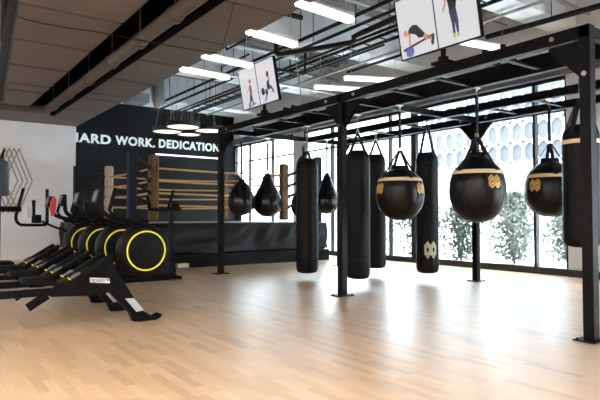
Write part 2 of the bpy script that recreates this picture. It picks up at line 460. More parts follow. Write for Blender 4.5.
for i,(x,y) in enumerate([(-3.2,-2.5),(-.8,-2.5),(1.4,-2.5),(-3.2,.2),(-.8,.2),(1.4,.2),(-3.2,3.0),(-1.0,3.0),(-3.2,6.0),(-3.2,9.0),(-2.2,12.0)]):  # unseen panel lights added to brighten the near floor and white wall
    t = thing('added_panel_light','added unseen panel light under the soffit '+['far behind on the left','behind the camera on the left','behind the camera on the right','left of the camera by the side wall','just left of the camera','just right of the camera','ahead on the left by the side wall','ahead and slightly left of the camera','further ahead by the side wall','beside the far machines by the side wall','nearest the white wall'][i],'ceiling light',(x,y,ZS),'added soffit panel lights')
    m = MB()
    for a,b in (((-.6,-.3),(.6,-.27)),((-.6,.27),(.6,.3)),((-.6,-.27),(-.57,.27)),((.57,-.27),(.6,.27))): m.bb((a[0],a[1],-.03),(b[0],b[1],-.001))
    m.build('rim','fixture',t,smooth=False)
    MB().bb((-.57,-.27,-.02),(.57,.27,-.005)).build('diffuser','panel',t,smooth=False)
def disc(c, r, lab):
    t = thing('disc_pendant', lab, 'pendant lamp', c, 'disc pendants over the ring')
    MB().lathe([(0.001,.13),(r,.13),(r,0),(r-.03,0),(r-.03,.03)],n=40).build('shade','frame',t,ang=40)
    MB().lathe([(0.001,.012),(r-.031,.012),(r-.031,.03),(0.001,.03)],n=40).build('diffuser','disc',t)
    w = MB()
    for k in range(3):
        a = 2*PI*k/3+.5
        w.cyl((r*.8*math.cos(a),r*.8*math.sin(a),.13),(r*.1*math.cos(a),r*.1*math.sin(a),ZC-c[2]+.02),.004,n=5)
    w.build('wire','conduit',t)
disc((6.12,15.1,3.56),.42,'leftmost and lowest disc pendant over the ring')
disc((6.13,14.0,3.55),.46,'large disc pendant, second from the left over the ring')
disc((7.15,15.9,3.66),.36,'small disc pendant tucked between two larger ones over the ring')
disc((7.20,14.6,3.62),.42,'rightmost disc pendant over the ring, next to the rig post')

# pipe in the soffit slot
zp = 3.60
t = thing('service_pipe','thick taupe pipe with ring collars running along the dark slot in the soffit','pipe',(2.665,5,zp))
MB((2.665,5,zp)).tube([(2.655,Y0+.1,zp),(2.655,13.55,zp),(2.63,13.72,zp),(2.55,13.81,zp),(2.4,13.84,zp),(X0+.1,13.84,zp)],.095,20).build('pipe_run','soffitpipe',t)
for y in (3.9,5.25,6.35,7.6,8.9,10.3,11.8,13.2):
    MB((2.665,5,zp)).cyl((2.665,y-.05,zp),(2.665,y+.05,zp),.112,n=20).build('collar','soffitpipe',t)
    MB((2.665,5,zp)).cyl((2.665,y,zp+.1),(2.665,y,ZS+.46),.008,n=6).build('hanger','conduit',t)
# thin cable slung under the soffit
c = MB(); c.tube(smoothpath([(1.02,7.3,ZS-.004),(1.06,7.05,3.42),(1.45,6.85,3.34),(1.875,6.755,3.33),(2.6,6.77,3.335),(3.28,6.78,3.35),(3.43,6.77,3.36),(3.476,6.70,3.38),(3.3,6.2,3.46),(2.98,5.4,ZS-.03)],5),.006,8)
tag(c.build('slung_cable','pipe'),'thin dark cable slung under the taupe soffit and its pipe','cable')

# pipes along the hall under the deck
def pipe(pts, r, m, lab, name='ceiling_pipe', cat='pipe', hang=True):
    c = Vector(pts[0]); t = thing(name, lab, cat, c)
    MB(c).tube(pts, r, 10).build('pipe_run', m, t)
    if hang:
        for a,b in zip(pts[:-1],pts[1:]):
            a = Vector(a); b = Vector(b)
            if (b-a).length > 1.5:
                n = max(1,int((b-a).length/2.2))
                for k in range(n):
                    q = a+(b-a)*((k+.5)/n)
                    MB(c).cyl((q.x,q.y,q.z+r*.5),(q.x,q.y,ZC+.03),.009,n=6).build('hanger', m, t)
pipe([(6.6,17.8,4.57),(6.6,6.3,4.57),(6.6,1.0,4.57)],.032,'pipe','black ceiling pipe nearest the batten lights, running the length of the hall')
pipe([(7.02,17.8,4.50),(7.02,1.0,4.50)],.028,'pipe','second black ceiling pipe running the length of the hall')
pipe([(6.3,16.5,4.60),(6.3,1.0,4.60)],.035,'pipe','third black ceiling pipe running the length of the hall')
pipe([(7.85,17.0,4.60),(7.85,8.0,4.60)],.022,'pipe','thinnest black ceiling pipe farthest toward the windows')
pipe([(6.18,9.45,5.3),(6.18,9.45,4.50),(6.21,9.40,4.45),(6.9,7.95,4.45),(6.93,7.88,4.47),(6.93,7.88,4.56),(6.95,7.6,4.58),(6.8,5.0,4.58)],.055,'brownpipe','brown sprinkler main with a bend, left of the large split screen')
pipe([(4.2,11.5,4.45),(9.6,11.5,4.45)],.04,'conduit','grey conduit crossing the hall before the far beam')
pipe([(4.1,7.0,4.78),(9.8,7.0,4.78)],.03,'conduit','grey conduit crossing the hall above the large split screen')
pipe([(4.1,8.3,4.85),(6.0,8.3,4.85)],.05,'pipe','short dark pipe crossing above the batten lights')
pipe([(4.1,10.4,4.82),(7.4,10.4,4.82)],.05,'conduit','grey pipe crossing above the far batten lights')
pipe([(4.6,13.0,4.75),(8.8,13.0,4.75)],.035,'pipe','black pipe crossing the hall over the near ropes of the ring')
pipe([(9.0,6.4,4.55),(9.2,3.9,4.55)],.05,'pipe','black track pipe right of the large split screen')
pipe([(4.0,8.1,4.95),(9.9,8.1,4.95)],.03,'conduit','grey conduit crossing just under the deck near the brown main')
pipe([(4.0,6.55,5.0),(9.9,6.55,5.0)],.025,'conduit','thin grey conduit crossing under the deck above the near split screen')
pipe([(4.0,4.9,4.75),(9.9,4.9,4.75)],.04,'conduit','grey conduit crossing in front of the near deck beam')
pipe([(6.0,11.9,4.95),(9.9,11.9,4.95)],.05,'conduit','thick grey conduit crossing between the two far deck beams')
pipe([(8.3,17.0,4.58),(8.3,3.0,4.58)],.03,'conduit','grey conduit running lengthwise above the rear rig beams')
pipe([(5.1,17.0,4.60),(5.1,1.0,4.60)],.022,'pipe','thin black pipe running lengthwise above the batten lights')
pipe([(7.9,9.2,4.3),(7.9,7.6,4.3),(7.9,7.55,4.35),(7.9,7.5,4.75),(7.9,5.85,4.75)],.03,'pipe','stepped black pipe left of the near split screen',hang=False)
pipe([(6.0,9.9,4.30),(7.2,9.9,4.30),(7.25,9.9,4.35),(7.25,9.9,5.2)],.03,'pipe','black pipe elbow rising to the deck behind the brown main',hang=False)
pipe([(6.45,8.9,ZT+.02),(6.5,9.0,3.4),(6.62,9.2,3.7),(6.6,9.4,4.6),(6.6,9.4,5.2)],.012,'conduit','thin grey cable dropping from the deck to the rig behind the far split screen',name='ceiling_cable',cat='cable',hang=False)
# ladder cable tray
t = thing('cable_tray','black ladder cable tray hung lengthwise under the deck beside the brown main','cable tray',(7.45,9,4.55))
for x in (7.30,7.60): MB((7.45,9,4.55)).bb((x-.015,2,4.52),(x+.015,17,4.58)).build('side_rail','pipe',t)
y = 2.2
while y < 17:
    MB((7.45,9,4.55)).bb((7.315,y-.012,4.53),(7.585,y+.012,4.55)).build('rung','pipe',t); y += .45
for y in (3,5,7,9,11,13,15):
    for x in (7.29,7.61): MB((7.45,9,4.55)).cyl((x,y,4.52),(x,y,ZC+.03),.007,n=6).build('hanger_rod','pipe',t)
# zigzag branch pipes
pipe([(5.4,11.8,4.72),(5.4,10.2,4.72),(5.4,10.15,4.60),(5.4,9.0,4.60)],.025,'pipe','stepped black branch pipe over the far split screen',hang=False)
pipe([(6.2,13.2,4.55),(6.2,11.9,4.55),(6.2,11.9,4.75),(6.2,10.6,4.75)],.022,'pipe','stepped black branch pipe above the disc pendants',hang=False)
# duct elbow and box by the end wall
t = thing('air_duct','round galvanised duct elbow dropping beside the end wall','duct',(5.85,15.2,ZC))
MB((5.85,15.2,ZC)).tube([(5.85,15.2,ZC+.02),(5.85,15.2,4.75)]+[(5.85+.18*(1-math.cos(a)),15.2-.0*a,4.75-.45*math.sin(a)) for a in (.3,.6,.9,1.2)],.19,20).build('elbow','duct',t)
MB((5.85,15.2,ZC)).cyl((5.85,15.2,4.72),(5.85,15.2,4.80),.205,n=20).build('collar','duct',t)
t = thing('ceiling_unit','grey ceiling box unit hanging left of the duct elbow','ventilation unit',(5.2,15.2,4.3))
MB((5.2,15.2,4.3)).bb((4.95,14.9,4.30),(5.52,15.5,4.55)).build('casing','deck',t,bevel=.02)
MB((5.2,15.2,4.3)).cyl((5.2,15.2,4.54),(5.2,15.2,ZC+.02),.012,n=6).build('hanger','conduit',t)

# ------------------------------------------------------------------ training rig
X1, X2, X3, X4 = 5.0, 5.80, 7.15, 8.0
PY = [2.5, 5.94, 9.60]
ZB, ZT = 2.725, 2.84
base = (6.5,6.0,0)
rig = thing('training_rig','black steel bag rig of six posts with double overhead beams carrying the punching bags','rig',base)
for x in (X1,X4):
    for y in PY:
        p = MB(base).bb((x-.05,y-.05,.012),(x+.05,y+.05,ZT if x==X1 else ZT-.002)).build('post','rig',rig,bevel=.005)
        MB(base).bb((x-.14,y-.10,0),(x+.14,y+.10,.012)).build('base_plate','rig',p,bevel=.002)
        for sx in (-.11,.11):
            for sy in (-.07,.07): MB(base).cyl((x+sx,y+sy,.01),(x+sx,y+sy,.026),.013,n=8).build('anchor_bolt','rig',p)
for x,ya,yb in ((X1,2.45,9.65),(X2,2.45,9.65),(X3,2.45,9.65),(X4,2.45,9.65)):
    MB(base).bb((x-.05,ya,ZB),(x+.05,yb,2.925 if x == X2 else ZT+(.001 if x == X3 else 0))).build('long_beam','rig',rig,bevel=.004)
for y in PY:
    MB(base).bb((X1+.05,y-.04,ZB+.01),(X4-.05,y+.04,ZT-.01)).build('cross_beam','rig',rig,bevel=.004)
for a,b in ((X1,X2),(X3,X4)):
    for y in (3.4,4.35,5.1,6.9,7.8,8.7):
        MB(base).bb((a+.05,y-.03,ZB+.02),(b-.05,y+.03,ZB+.05)).build('tie_plate','rig',rig)
def gusset(x, y, s, L=.36):
    m = MB(base)
    m.prism([(y+s*.05,ZB-.01),(y+s*L,ZB-.01),(y+s*L,ZB-.04),(y+s*.05,ZB-L)],x-.006,x+.006,'yz')
    m.prism([(y+s*.05,ZB-.01),(y+s*L,ZB-.01),(y+s*L,ZB-.04),(y+s*.05,ZB-L)],x+.030,x+.042,'yz')
    gs = m.build('gusset','rig',rig)
    for dy,z in ((s*(L-.06),ZB+.055),(0,ZB-L+.03)):
        MB(base).cyl((x-.05,y+dy,z),(x-.066,y+dy,z),.022,n=10).build('bolt','steel',gs)
for y,s in ((2.5,1),(5.94,-1),(5.94,1),(9.6,-1)): gusset(X1,y,s)
for y,s in ((2.5,1),(5.94,-1),(5.94,1),(9.6,-1)): gusset(X4,y,s,.32)
# diagonal flat braces that hold the screen masts
for y0 in (3.35,7.15,):
    m = MB(base)
    for dy in (0,.22):
        m.bar((X1-.02,y0+dy,ZT+.02),(X2-.05,y0+dy+.35,ZT+.06),.05,.05)
    m.build('diagonal_brace','rig',rig)
# loose cables lying on the beams
c = MB(base); c.tube(smoothpath([(5.05,9.4,ZT+.02),(5.3,8.6,ZT+.03),(5.5,7.6,ZT+.05),(5.35,6.6,ZT+.04),(5.12,5.9,ZT+.03)],6),.014,8); c.build('cable','web',rig)
c = MB(base); c.tube(smoothpath([(5.1,5.7,ZT+.02),(5.5,5.0,ZT+.06),(5.45,4.2,ZT+.12),(5.3,3.4,ZT+.08),(5.1,2.8,ZT+.02)],6),.018,8); c.build('cable','web',rig)
c = MB(base); c.tube(smoothpath([(5.2,5.2,ZT+.0),(5.6,4.6,ZT+.08),(5.5,3.8,ZT+.10),(5.4,3.0,ZT+.02)],6),.012,8); c.build('cable','web',rig)

# ------------------------------------------------------------------ split screens
def screen(yc, lab, figs, shift=0):
    yA, yB = yc+.575, yc-.575
    o = (4.9,yc,ZT)
    t = thing('split_screen', lab, 'screen', o, 'split screens on the rig')
    bx, bz = 4.90, 3.0; tx, tz = 4.768, 3.705
    ux = Vector((tx-bx,0,tz-bz)); H = ux.length; ux.normalize()
    nn = Vector((-ux.z,0,ux.x))      # toward the hall
    def P(s, h, d): return Vector((bx,yA,bz)) + Vector((0,-1,0))*s + ux*h + nn*d
    W = 1.15
    def slab(m, s0,s1,h0,h1,d0,d1):
        vs = [P(s,h,d) for s in (s0,s1) for h in (h0,h1) for d in (d0,d1)]
        m.add(vs,[(0,1,3,2),(4,6,7,5),(0,4,5,1),(2,3,7,6),(0,2,6,4),(1,5,7,3)])
    m = MB(o); slab(m,0,W,0,H,-.045,0); m.build('casing','screenback',t,bevel=.004)
    m = MB(o)
    for s0,s1,h0,h1 in ((0,W,0,.014),(0,W,H-.014,H),(0,.014,.014,H-.014),(W-.014,W,.014,H-.014),(W/2-.006,W/2+.006,.014,H-.014)):
        slab(m,s0,s1,h0,h1,.0005,.008)
    m.build('bezel','screenback',t,smooth=False)
    m = MB(o)
    for s0,s1 in ((.014,W/2-.006),(W/2+.006,W-.014)): slab(m,s0,s1,.014,H-.014,.0002,.003)
    m.build('display','scr',t,smooth=False)
    for key, side, polys in figs:
        for poly in polys:
            m = MB(o); vs = []
            for d in (.0032,.0045):
                vs += [P(side*W/2+(.5+(p[0]-.5)*(.76 if side else .92)-shift*side)*W/2, p[1]*H*(.88 if side else .84), d) for p in poly]
            n = len(poly)
            m.add(vs,[tuple(range(n)),tuple(range(2*n-1,n-1,-1))]+[(i,(i+1)%n,n+(i+1)%n,n+i) for i in range(n)])
            m.build('picture', key, t, smooth=False)
    mt = MB(o)
    mt.cyl((4.97,yc,ZT),(4.97,yc,3.12),.03,n=12); mt.bb((4.88,yc-.11,ZT+.001),(5.09,yc+.11,ZT+.035))
    mt.cyl((4.97,yc,ZT+.03),(4.97,yc,ZT+.09),.06,n=14)
    mt.bb((4.90,yc-.12,3.08),(4.985,yc+.12,3.14)); mt.bb((4.895,yc-.10,3.10),(4.93,yc+.10,3.40))
    mt.build('mount','rig',t,bevel=.004)
def el(cx,cy,rx,ry,n=14): return [(cx+rx*math.cos(2*PI*k/n),cy+ry*math.sin(2*PI*k/n)) for k in range(n)]
figs2 = [
 ('s_dark',0,[[(.06,.16),(.96,.30),(.97,.34),(.06,.21)],[(.24,.46),(.28,.56),(.40,.62),(.52,.60),(.62,.50),(.72,.40),(.66,.33),(.54,.34),(.46,.42),(.34,.47)]]),
 ('s_skin',0,[el(.18,.50,.06,.065),[(.26,.50),(.33,.47),(.30,.33),(.29,.22),(.24,.22),(.25,.35)],[(.66,.34),(.72,.39),(.90,.30),(.90,.24),(.72,.27)]]),
 ('s_blue',0,[[(.13,.06),(.13,.16),(.20,.22),(.33,.22),(.37,.15),(.34,.06),(.24,.03)]]),
 ('s_dark',0,[[(.86,.20),(.93,.34),(.98,.30),(.93,.14),(.88,.13)]]),
 ('s_skin',1,[[(.32,.86),(.40,.90),(.36,.72),(.25,.60),(.23,.65),(.31,.74)],[(.66,.92),(.74,.86),(.80,.76),(.88,.72),(.84,.67),(.75,.74),(.66,.84)],el(.54,1.0,.08,.05,8)[4:]+[(.62,.97)]]),
 ('s_dark',1,[[(.38,.94),(.70,.93),(.68,.72),(.64,.60),(.44,.60),(.42,.72)]]),
 ('s_navy',1,[[(.42,.60),(.65,.60),(.68,.40),(.66,.20),(.60,.20),(.57,.40),(.55,.20),(.48,.20),(.47,.40)]]),
 ('s_yellow',1,[[(.47,.20),(.55,.20),(.55,.12),(.47,.13)],[(.59,.20),(.67,.20),(.66,.12),(.58,.13)]]),
]
figs1 = [
 ('s_red',0,[[(.50,.62),(.64,.68),(.66,.48),(.60,.34),(.50,.36),(.52,.50)],el(.60,.76,.06,.06)]),
 ('s_skin',0,[[(.34,.50),(.52,.60),(.52,.56),(.36,.46)]]),
 ('s_dark',0,[[(.50,.36),(.62,.36),(.64,.20),(.70,.10),(.62,.08),(.56,.24),(.46,.12),(.36,.06),(.34,.12),(.44,.20)],[(.30,.06),(.80,.13),(.80,.10),(.30,.03)]]),
 ('s_navy',1,[[(.46,.50),(.62,.56),(.70,.42),(.60,.34),(.48,.36)],[(.60,.40),(.78,.44),(.90,.24),(.84,.22),(.74,.36),(.58,.34)]]),
 ('s_dark',1,[el(.16,.34,.12,.10),el(.40,.30,.10,.08),el(.62,.74,.09,.08),[(.50,.56),(.68,.60),(.66,.52),(.50,.50)]]),
 ('s_skin',1,[[(.60,.66),(.72,.68),(.72,.60),(.62,.58)],[(.70,.44),(.94,.30),(.96,.26),(.74,.38)]]),
 ('s_blue',1,[[(.20,.10),(.40,.26),(.44,.22),(.26,.05)]]),
]
screen(4.11,'large split screen showing a bent-over exerciser beside a standing one',figs2,.10)
screen(7.965,'far split screen beside the batten lights, showing a runner and a crouching lifter',figs1)

# ------------------------------------------------------------------ punching bags
def surf_patch(name, m, parent, rfun, ang, polys, eps):
    bm = bmesh.new()
    for poly in polys:
        bm.faces.new([bm.verts.new((p[0],p[1],0)) for p in poly])
    bmesh.ops.triangulate(bm, faces=bm.faces)
    for _ in range(2): bmesh.ops.subdivide_edges(bm, edges=bm.edges, cuts=1, use_grid_fill=True)
    for v in bm.verts:
        s, z = v.co.x, v.co.y
        r = rfun(z)+eps; a = ang + s/max(rfun(z),.05)
        v.co = (r*math.cos(a), r*math.sin(a), z)
    bmesh.ops.solidify(bm, geom=bm.faces[:], thickness=.0015)
    me = bpy.data.meshes.new(name); bm.to_mesh(me); bm.free(); me.materials.append(M[m])
    o = bpy.data.objects.new(name, me); COL.objects.link(o); o.parent = parent
    return o
def hexpts(cx, cz, w, h): return [(cx,cz+h/2),(cx+w/2,cz+h/4),(cx+w/2,cz-h/4),(cx,cz-h/2),(cx-w/2,cz-h/4),(cx-w/2,cz+h/4)]
def hexring(cx, cz, w, h, k):
    o = hexpts(cx,cz,w,h); i = hexpts(cx,cz,w*k,h*k)
    return [[o[j],o[(j+1)%6],i[(j+1)%6],i[j]] for j in range(6)]
def interp(prof):
    pr = sorted([(z,r) for r,z in prof])
    def f(z):
        if z <= pr[0][0]: return pr[0][1]
        for (a,ra),(b,rb) in zip(pr[:-1],pr[1:]):
            if z <= b: return ra+(rb-ra)*(z-a)/max(b-a,1e-6)
        return pr[-1][1]
    return f
def chain(t, z0, z1, o, r=.016):
    m = MB(o); z = z0; k = 0
    while z < z1-.01:
        zz = min(z+.062, z1); c = Vector((o[0],o[1],o[2]+(z+zz)/2)); L = (zz-z)/2+.007
        pts = []
        for i in range(12):
            a = 2*PI*i/12; q = r*math.cos(a); h = L*math.sin(a)
            pts.append(c+(Vector((q,0,h)) if k%2 else Vector((0,q,h))))
        m.tube(pts,.0055,6,closed=True); z = zz-.008; k += 1
    return m.build('chain','chain',t)
def strapv(m, p0, p1, w, t=.005, side=(1,0,0)): m.bar(p0,p1,w,t,side)

def hanger(t, o, ztop, zbeam, black=False):
    """chain or dark strap from the apex ring to a clamp on the beam"""
    r = MB(o)
    r.tube([Vector(o)+Vector((.028*math.cos(a),0,ztop+.02+.028*math.sin(a))) for a in [2*PI*i/16 for i in range(16)]],.008,6,closed=True)
    r.build('ring','steel',t)
    if black:
        MB(o).bb((o[0]-.016,o[1]-.016,o[2]+ztop+.04),(o[0]+.016,o[1]+.016,o[2]+zbeam-.10)).build('hanging_strap','web',t)
        chain(t, zbeam-.13, zbeam-.035, o)
    else:
        chain(t, ztop+.04, zbeam-.035, o)
    c = MB(o); X,Y = o[0],o[1]; zb = o[2]+zbeam
    c.box((X,Y,zb-.006),(.11,.05,.012)); c.cyl((X,Y,zb-.012),(X,Y,zb-.045),.014,n=8)
    c.build('clamp','steel',t,bevel=.002)

def long_bag(x, y, z0, z1, r, zapex, lab, band=False, print_=False, rot=0, zbeam=ZB):
    o = (x,y,z0); H = z1-z0
    t = thing('heavy_bag', lab, 'punching bag', o, 'long heavy bags on the rig')
    prof = [(.001,0),(r*.55,.004),(r*.85,.022),(r*.97,.07),(r,.16)]
    for k in range(1,9): prof.append((r*(1+.008*math.sin(k*1.9)), .16+(H-.16-.22)*k/8))
    prof += [(r*.985,H-.15),(r*.93,H-.085),(r*.80,H-.035),(r*.55,H-.008),(.001,H)]
    MB().lathe(prof,n=44).build('body','leather',t,ang=60)
    # seams
    f = interp(prof); a0 = math.atan2(-y,-x)
    for zz in ((.30,H-.20) if not band else (.30,)):
        s = MB(); s.tube([(f(zz)*math.cos(2*PI*k/40),f(zz)*math.sin(2*PI*k/40),zz) for k in range(40)],.005,6,closed=True)
        s.build('seam','web',t)
    za = zapex
    for k in range(4):
        st = MB(o)
        a = a0+rot+PI/4+k*PI/2
        p0 = Vector((x+r*.88*math.cos(a),y+r*.88*math.sin(a),z0+H-.12)); pm = Vector((x+r*.80*math.cos(a),y+r*.80*math.sin(a),z1-.015)); p1 = Vector((x+.015*math.cos(a),y+.015*math.sin(a),za))
        sd = (-math.sin(a),math.cos(a),0)
        nrm = (math.cos(a),math.sin(a),.3)
        st.bar(p0+Vector((r*.1*math.cos(a),r*.1*math.sin(a),0)),pm,.06,.007,nrm); st.bar(pm,p1,.055,.007,nrm)
        st.build('strap','web',t)
    hanger(t,o,za-z0,zbeam-z0)
    if band:
        zb = H-.19
        surf = [(f(zb)+.002,zb-.022),(f(zb)+.004,zb-.018),(f(zb+.01)+.004,zb+.018),(f(zb+.02)+.002,zb+.022)]
        MB().lathe(surf,n=44,cap=False).build('band','band',t)
    if print_:
        zc = .40; w = .098; h = .29
        ps = hexring(-w/2,zc,w*1.12,h,.30)+hexring(w/2,zc,w*1.12,h,.30)
        surf_patch('emblem','beige',t,f,a0+.28,ps,.0025)
    return t
def ball_bag(x, y, z0, r, zb, ztop, zapex, lab, angs, zbeam=ZB, skew=0):
    o = (x,y,z0)
    t = thing('ball_bag', lab, 'punching bag', o, 'round bags with gold bands')
    h = zb-z0; cz = h*.62
    prof = [(.001,0)]
    for k in range(1,11):
        a = -PI/2+k/10*PI/2; prof.append((r*math.cos(a)**.9 if k<10 else r, cz+cz*math.sin(a)))
    prof += [(r*.985,cz+(h-cz)*.45),(r*.93,cz+(h-cz)*.8),(r*.875,h)]
    top = ztop-z0
    prof += [(r*.80,h+(top-h)*.18),(r*.58,h+(top-h)*.52),(r*.42,h+(top-h)*.72)]
    MB().lathe(prof+[(r*.30,h+(top-h)*.74)],n=48).build('body','leather_gloss',t,ang=60)
    f = interp(prof)
    MB().lathe([(r*.30,h+(top-h)*.70),(r*.37,h+(top-h)*.72),(r*.38,top-.03),(r*.34,top),(.001,top)],n=36).build('neck','leather',t,ang=60)
    MB().lathe([(f(h-.03)+.002,h-.03),(f(h-.027)+.006,h-.027),(f(h+.0)+.006,h+.003),(f(h+.018)+.005,h+.016),(f(h+.02)+.001,h+.02)],n=48,cap=False).build('band','band',t)
    # meridian seams
    a0 = math.atan2(-y,-x)
    for k in range(8):
        a = a0+.3+k*PI/4
        MB().tube([((rr+.001)*math.cos(a),(rr+.001)*math.sin(a),z) for rr,z in prof[1:13]],.004,5).build('seam','web',t)
    for k in range(4):
        st = MB(o)
        a = a0+.55+skew+k*PI/2; nrm = (math.cos(a),math.sin(a),.4)
        zz = h+(top-h)*.15; rr = f(zz)
        p0 = Vector((x+rr*math.cos(a),y+rr*math.sin(a),z0+zz)); p1 = Vector((x+.02*math.cos(a),y+.02*math.sin(a),zapex))
        p00 = Vector((x+(f(h)+.008)*math.cos(a),y+(f(h)+.008)*math.sin(a),z0+h+.01))
        st.bar(p00,p0,.05,.008,nrm); st.bar(p0,p1,.045,.007,nrm)
        st.build('strap','web',t)
    hanger(t,o,zapex-z0,zbeam-z0,black=True)
    for da in angs:
        w = .075; hh = .17; zc = h-.135
        pa = surf_patch('patch','web',t,f,a0+da,[[(-.095,zc-.10),(.095,zc-.10),(.095,zc+.10),(-.095,zc+.10)]],.003)
        ps = []
        for c in (-w/2,w/2): ps += hexring(c,zc,w*1.15,hh,.72)+hexring(c,zc,w*.70,hh*.60,.35)
        surf_patch('emblem','gold',pa,f,a0+da,ps,.0055)
    return t
def teardrop(x, y, z0, z1, r, lab, zbeam=ZB):
    o = (x,y,z0); H = z1-z0
    t = thing('teardrop_bag', lab, 'punching bag', o, 'teardrop bags by the ring')
    prof = [(.001,0)]; cz = r*.98
    for k in range(1,9):
        a = -PI/2+k/8*PI/2; prof.append((r*math.cos(a) if k<8 else r, cz+cz*math.sin(a)))
    prof += [(r*.985,cz+.07),(r*.90,cz+.16),(r*.74,cz+.26),(r*.52,cz+.36),(r*.30,H-.06),(r*.20,H-.02),(.001,H)]
    MB().lathe(prof,n=44).build('body','leather_tear',t,ang=60)
    for k in range(6):
        a = .4+k*PI/3
        MB().tube([((rr+.001)*math.cos(a),(rr+.001)*math.sin(a),z) for rr,z in prof[1:-1]],.004,5).build('seam','web',t)
    MB().lathe([(.05,H-.06),(.052,H-.01),(.03,H+.02),(.001,H+.025)],n=20).build('cap','web',t,ang=50)
    hanger(t,o,H+.03,zbeam-z0,black=True)
    return t
ZX = ZB+.01
teardrop(5.45,9.60,1.13,1.86,.265,'leftmost teardrop bag hanging before the ring, nearest the first rig post',ZX)
teardrop(6.07,9.60,1.10,1.99,.295,'larger teardrop bag second from the left, before the ring',ZX)
teardrop(6.98,9.60,1.08,1.90,.265,'teardrop bag mostly hidden behind the leftmost long bag',ZX)
teardrop(7.15,8.99,1.16,2.00,.25,'teardrop bag between the leftmost long bag and the middle rig post')
long_bag(5.80,7.86,.11,2.15,.196,2.27,'leftmost long heavy bag, left of the middle front post',rot=.35)
long_bag(5.80,6.51,.13,2.16,.19,2.42,'long heavy bag just right of the middle front post, hanging lowest in view')
long_bag(7.15,7.52,.15,2.28,.185,2.52,'long heavy bag partly hidden behind the one right of the middle post')
long_bag(7.15,6.28,.16,2.20,.188,2.665,'long heavy bag with a beige hexagon print near its bottom',print_=True)
ball_bag(5.80,5.60,1.05,.345,1.64,1.84,2.06,'round gold-banded bag left of the bag with the beige print',(-.98,1.0))
ball_bag(5.80,4.28,1.03,.345,1.66,1.90,2.10,'largest round gold-banded bag, hanging before the single rear post',(.62,),skew=.3)
ball_bag(7.15,4.10,1.10,.335,1.66,1.90,2.10,'round gold-banded bag farthest right, before the narrow mullion',(-.60,),skew=-.3)
long_bag(5.80,2.98,.78,2.08,.185,2.36,'shorter long bag with a gold band near its top, behind the right front post',band=True,rot=.3)

# ------------------------------------------------------------------ boxing ring
ob = (6.1,13.4,0)
ring = thing('boxing_ring','boxing ring on a black skirted platform with tan ropes before the charcoal wall','boxing ring',ob)
ZP = .97
MB(ob).bb((3.47,11.22,0),(8.84,15.8,.90)).build('platform','apron',ring,smooth=False)
MB(ob).bb((3.45,11.20,.90),(8.86,15.82,ZP)).build('canvas','canvas',ring,bevel=.02)
# draped skirt with swags in front and on the right side
def drape(name, a, b, z0, z1, out):
    a = Vector(a); b = Vector(b); n = 120; rows = 14; m = MB(ob); vs = []; fs = []
    d = (b-a); L = d.length
    for i in range(n+1):
        for j in range(rows+1):
            s = i/n; tt = j/rows; q = s*L
            sw = abs(math.sin(q*PI/1.25))
            off = .045+.05*math.sin(q*5.5+2.4*math.sin(q*1.7)+tt*3.5)*math.sin(PI*min(1,tt*1.2))+.03*tt*math.sin(q*2.6-tt*4)+.012*sw*tt
            vs.append(a+d*s+Vector(out)*max(off,.012)+Vector((0,0,z1+(z0-z1)*tt+.012*tt*math.sin(q*5))))
    for i in range(n):
        for j in range(rows):
            k = i*(rows+1)+j; fs.append((k,k+1,k+rows+2,k+rows+1))
    m.add(vs,fs); o = m.build(name,'skirt',ring,ang=80)
    sol = o.modifiers.new('thick','SOLIDIFY'); sol.thickness = .006
drape('skirt',(3.45,11.20,0),(8.86,11.20,0),.29,.966,(0,-1,0))
drape('skirt',(8.86,11.20,0),(8.86,15.8,0),.29,.966,(1,0,0))
drape('skirt',(3.45,15.8,0),(3.45,11.20,0),.29,.966,(-1,0,0))
MB(ob).bb((3.44,11.13,0),(8.93,11.20,.285)).build('base_board','apron',ring,bevel=.01)
pads = {'fl':(4.44,11.72),'fr':(7.90,11.72),'bl':(4.44,15.0),'br':(7.90,15.0)}
posts = {'fl':(3.84,11.38),'fr':(8.72,11.36),'bl':(3.70,15.3),'br':(8.66,15.42)}
ropez = [2.18,1.90,1.63,1.36]
for k,(px,py) in pads.items():
    MB(ob).bb((px-.10,py-.10,ZP+.05),(px+.10,py+.10,2.47)).build('corner_pad','padpale' if k=='bl' else 'pad',ring,bevel=.04)
    qx,qy = posts[k]
    MB(ob).bb((qx-.085,qy-.085,ZP),(qx+.085,qy+.085,2.45 if k!='fr' else 2.665)).build('ring_post','bluesteel' if k=='fl' else 'ringblack',ring,bevel=.01)
    v = Vector((px-qx,py-qy,0)).normalized()
    for z in ropez:
        MB(ob).tube([Vector((qx,qy,z+.20))+v*.07,Vector((px,py,z))-v*.08],.036,8).build('turnbuckle_strap','web',ring)
        MB(ob).cyl(Vector((px,py,z-.05))-v*.13,Vector((px,py,z+.05))-v*.13,.045,n=10).build('rope_clamp','web',ring)
for a,b in (('fl','fr'),('bl','br'),('fl','bl'),('fr','br')):
    A, B = Vector((*pads[a],0)), Vector((*pads[b],0)); v = (B-A).normalized()
    for z in ropez:
        MB(ob).tube([A+v*.09+Vector((0,0,z)),(A+B)/2+Vector((0,0,z-.025)),B-v*.09+Vector((0,0,z))],.022,8).build('rope','rope',ring)

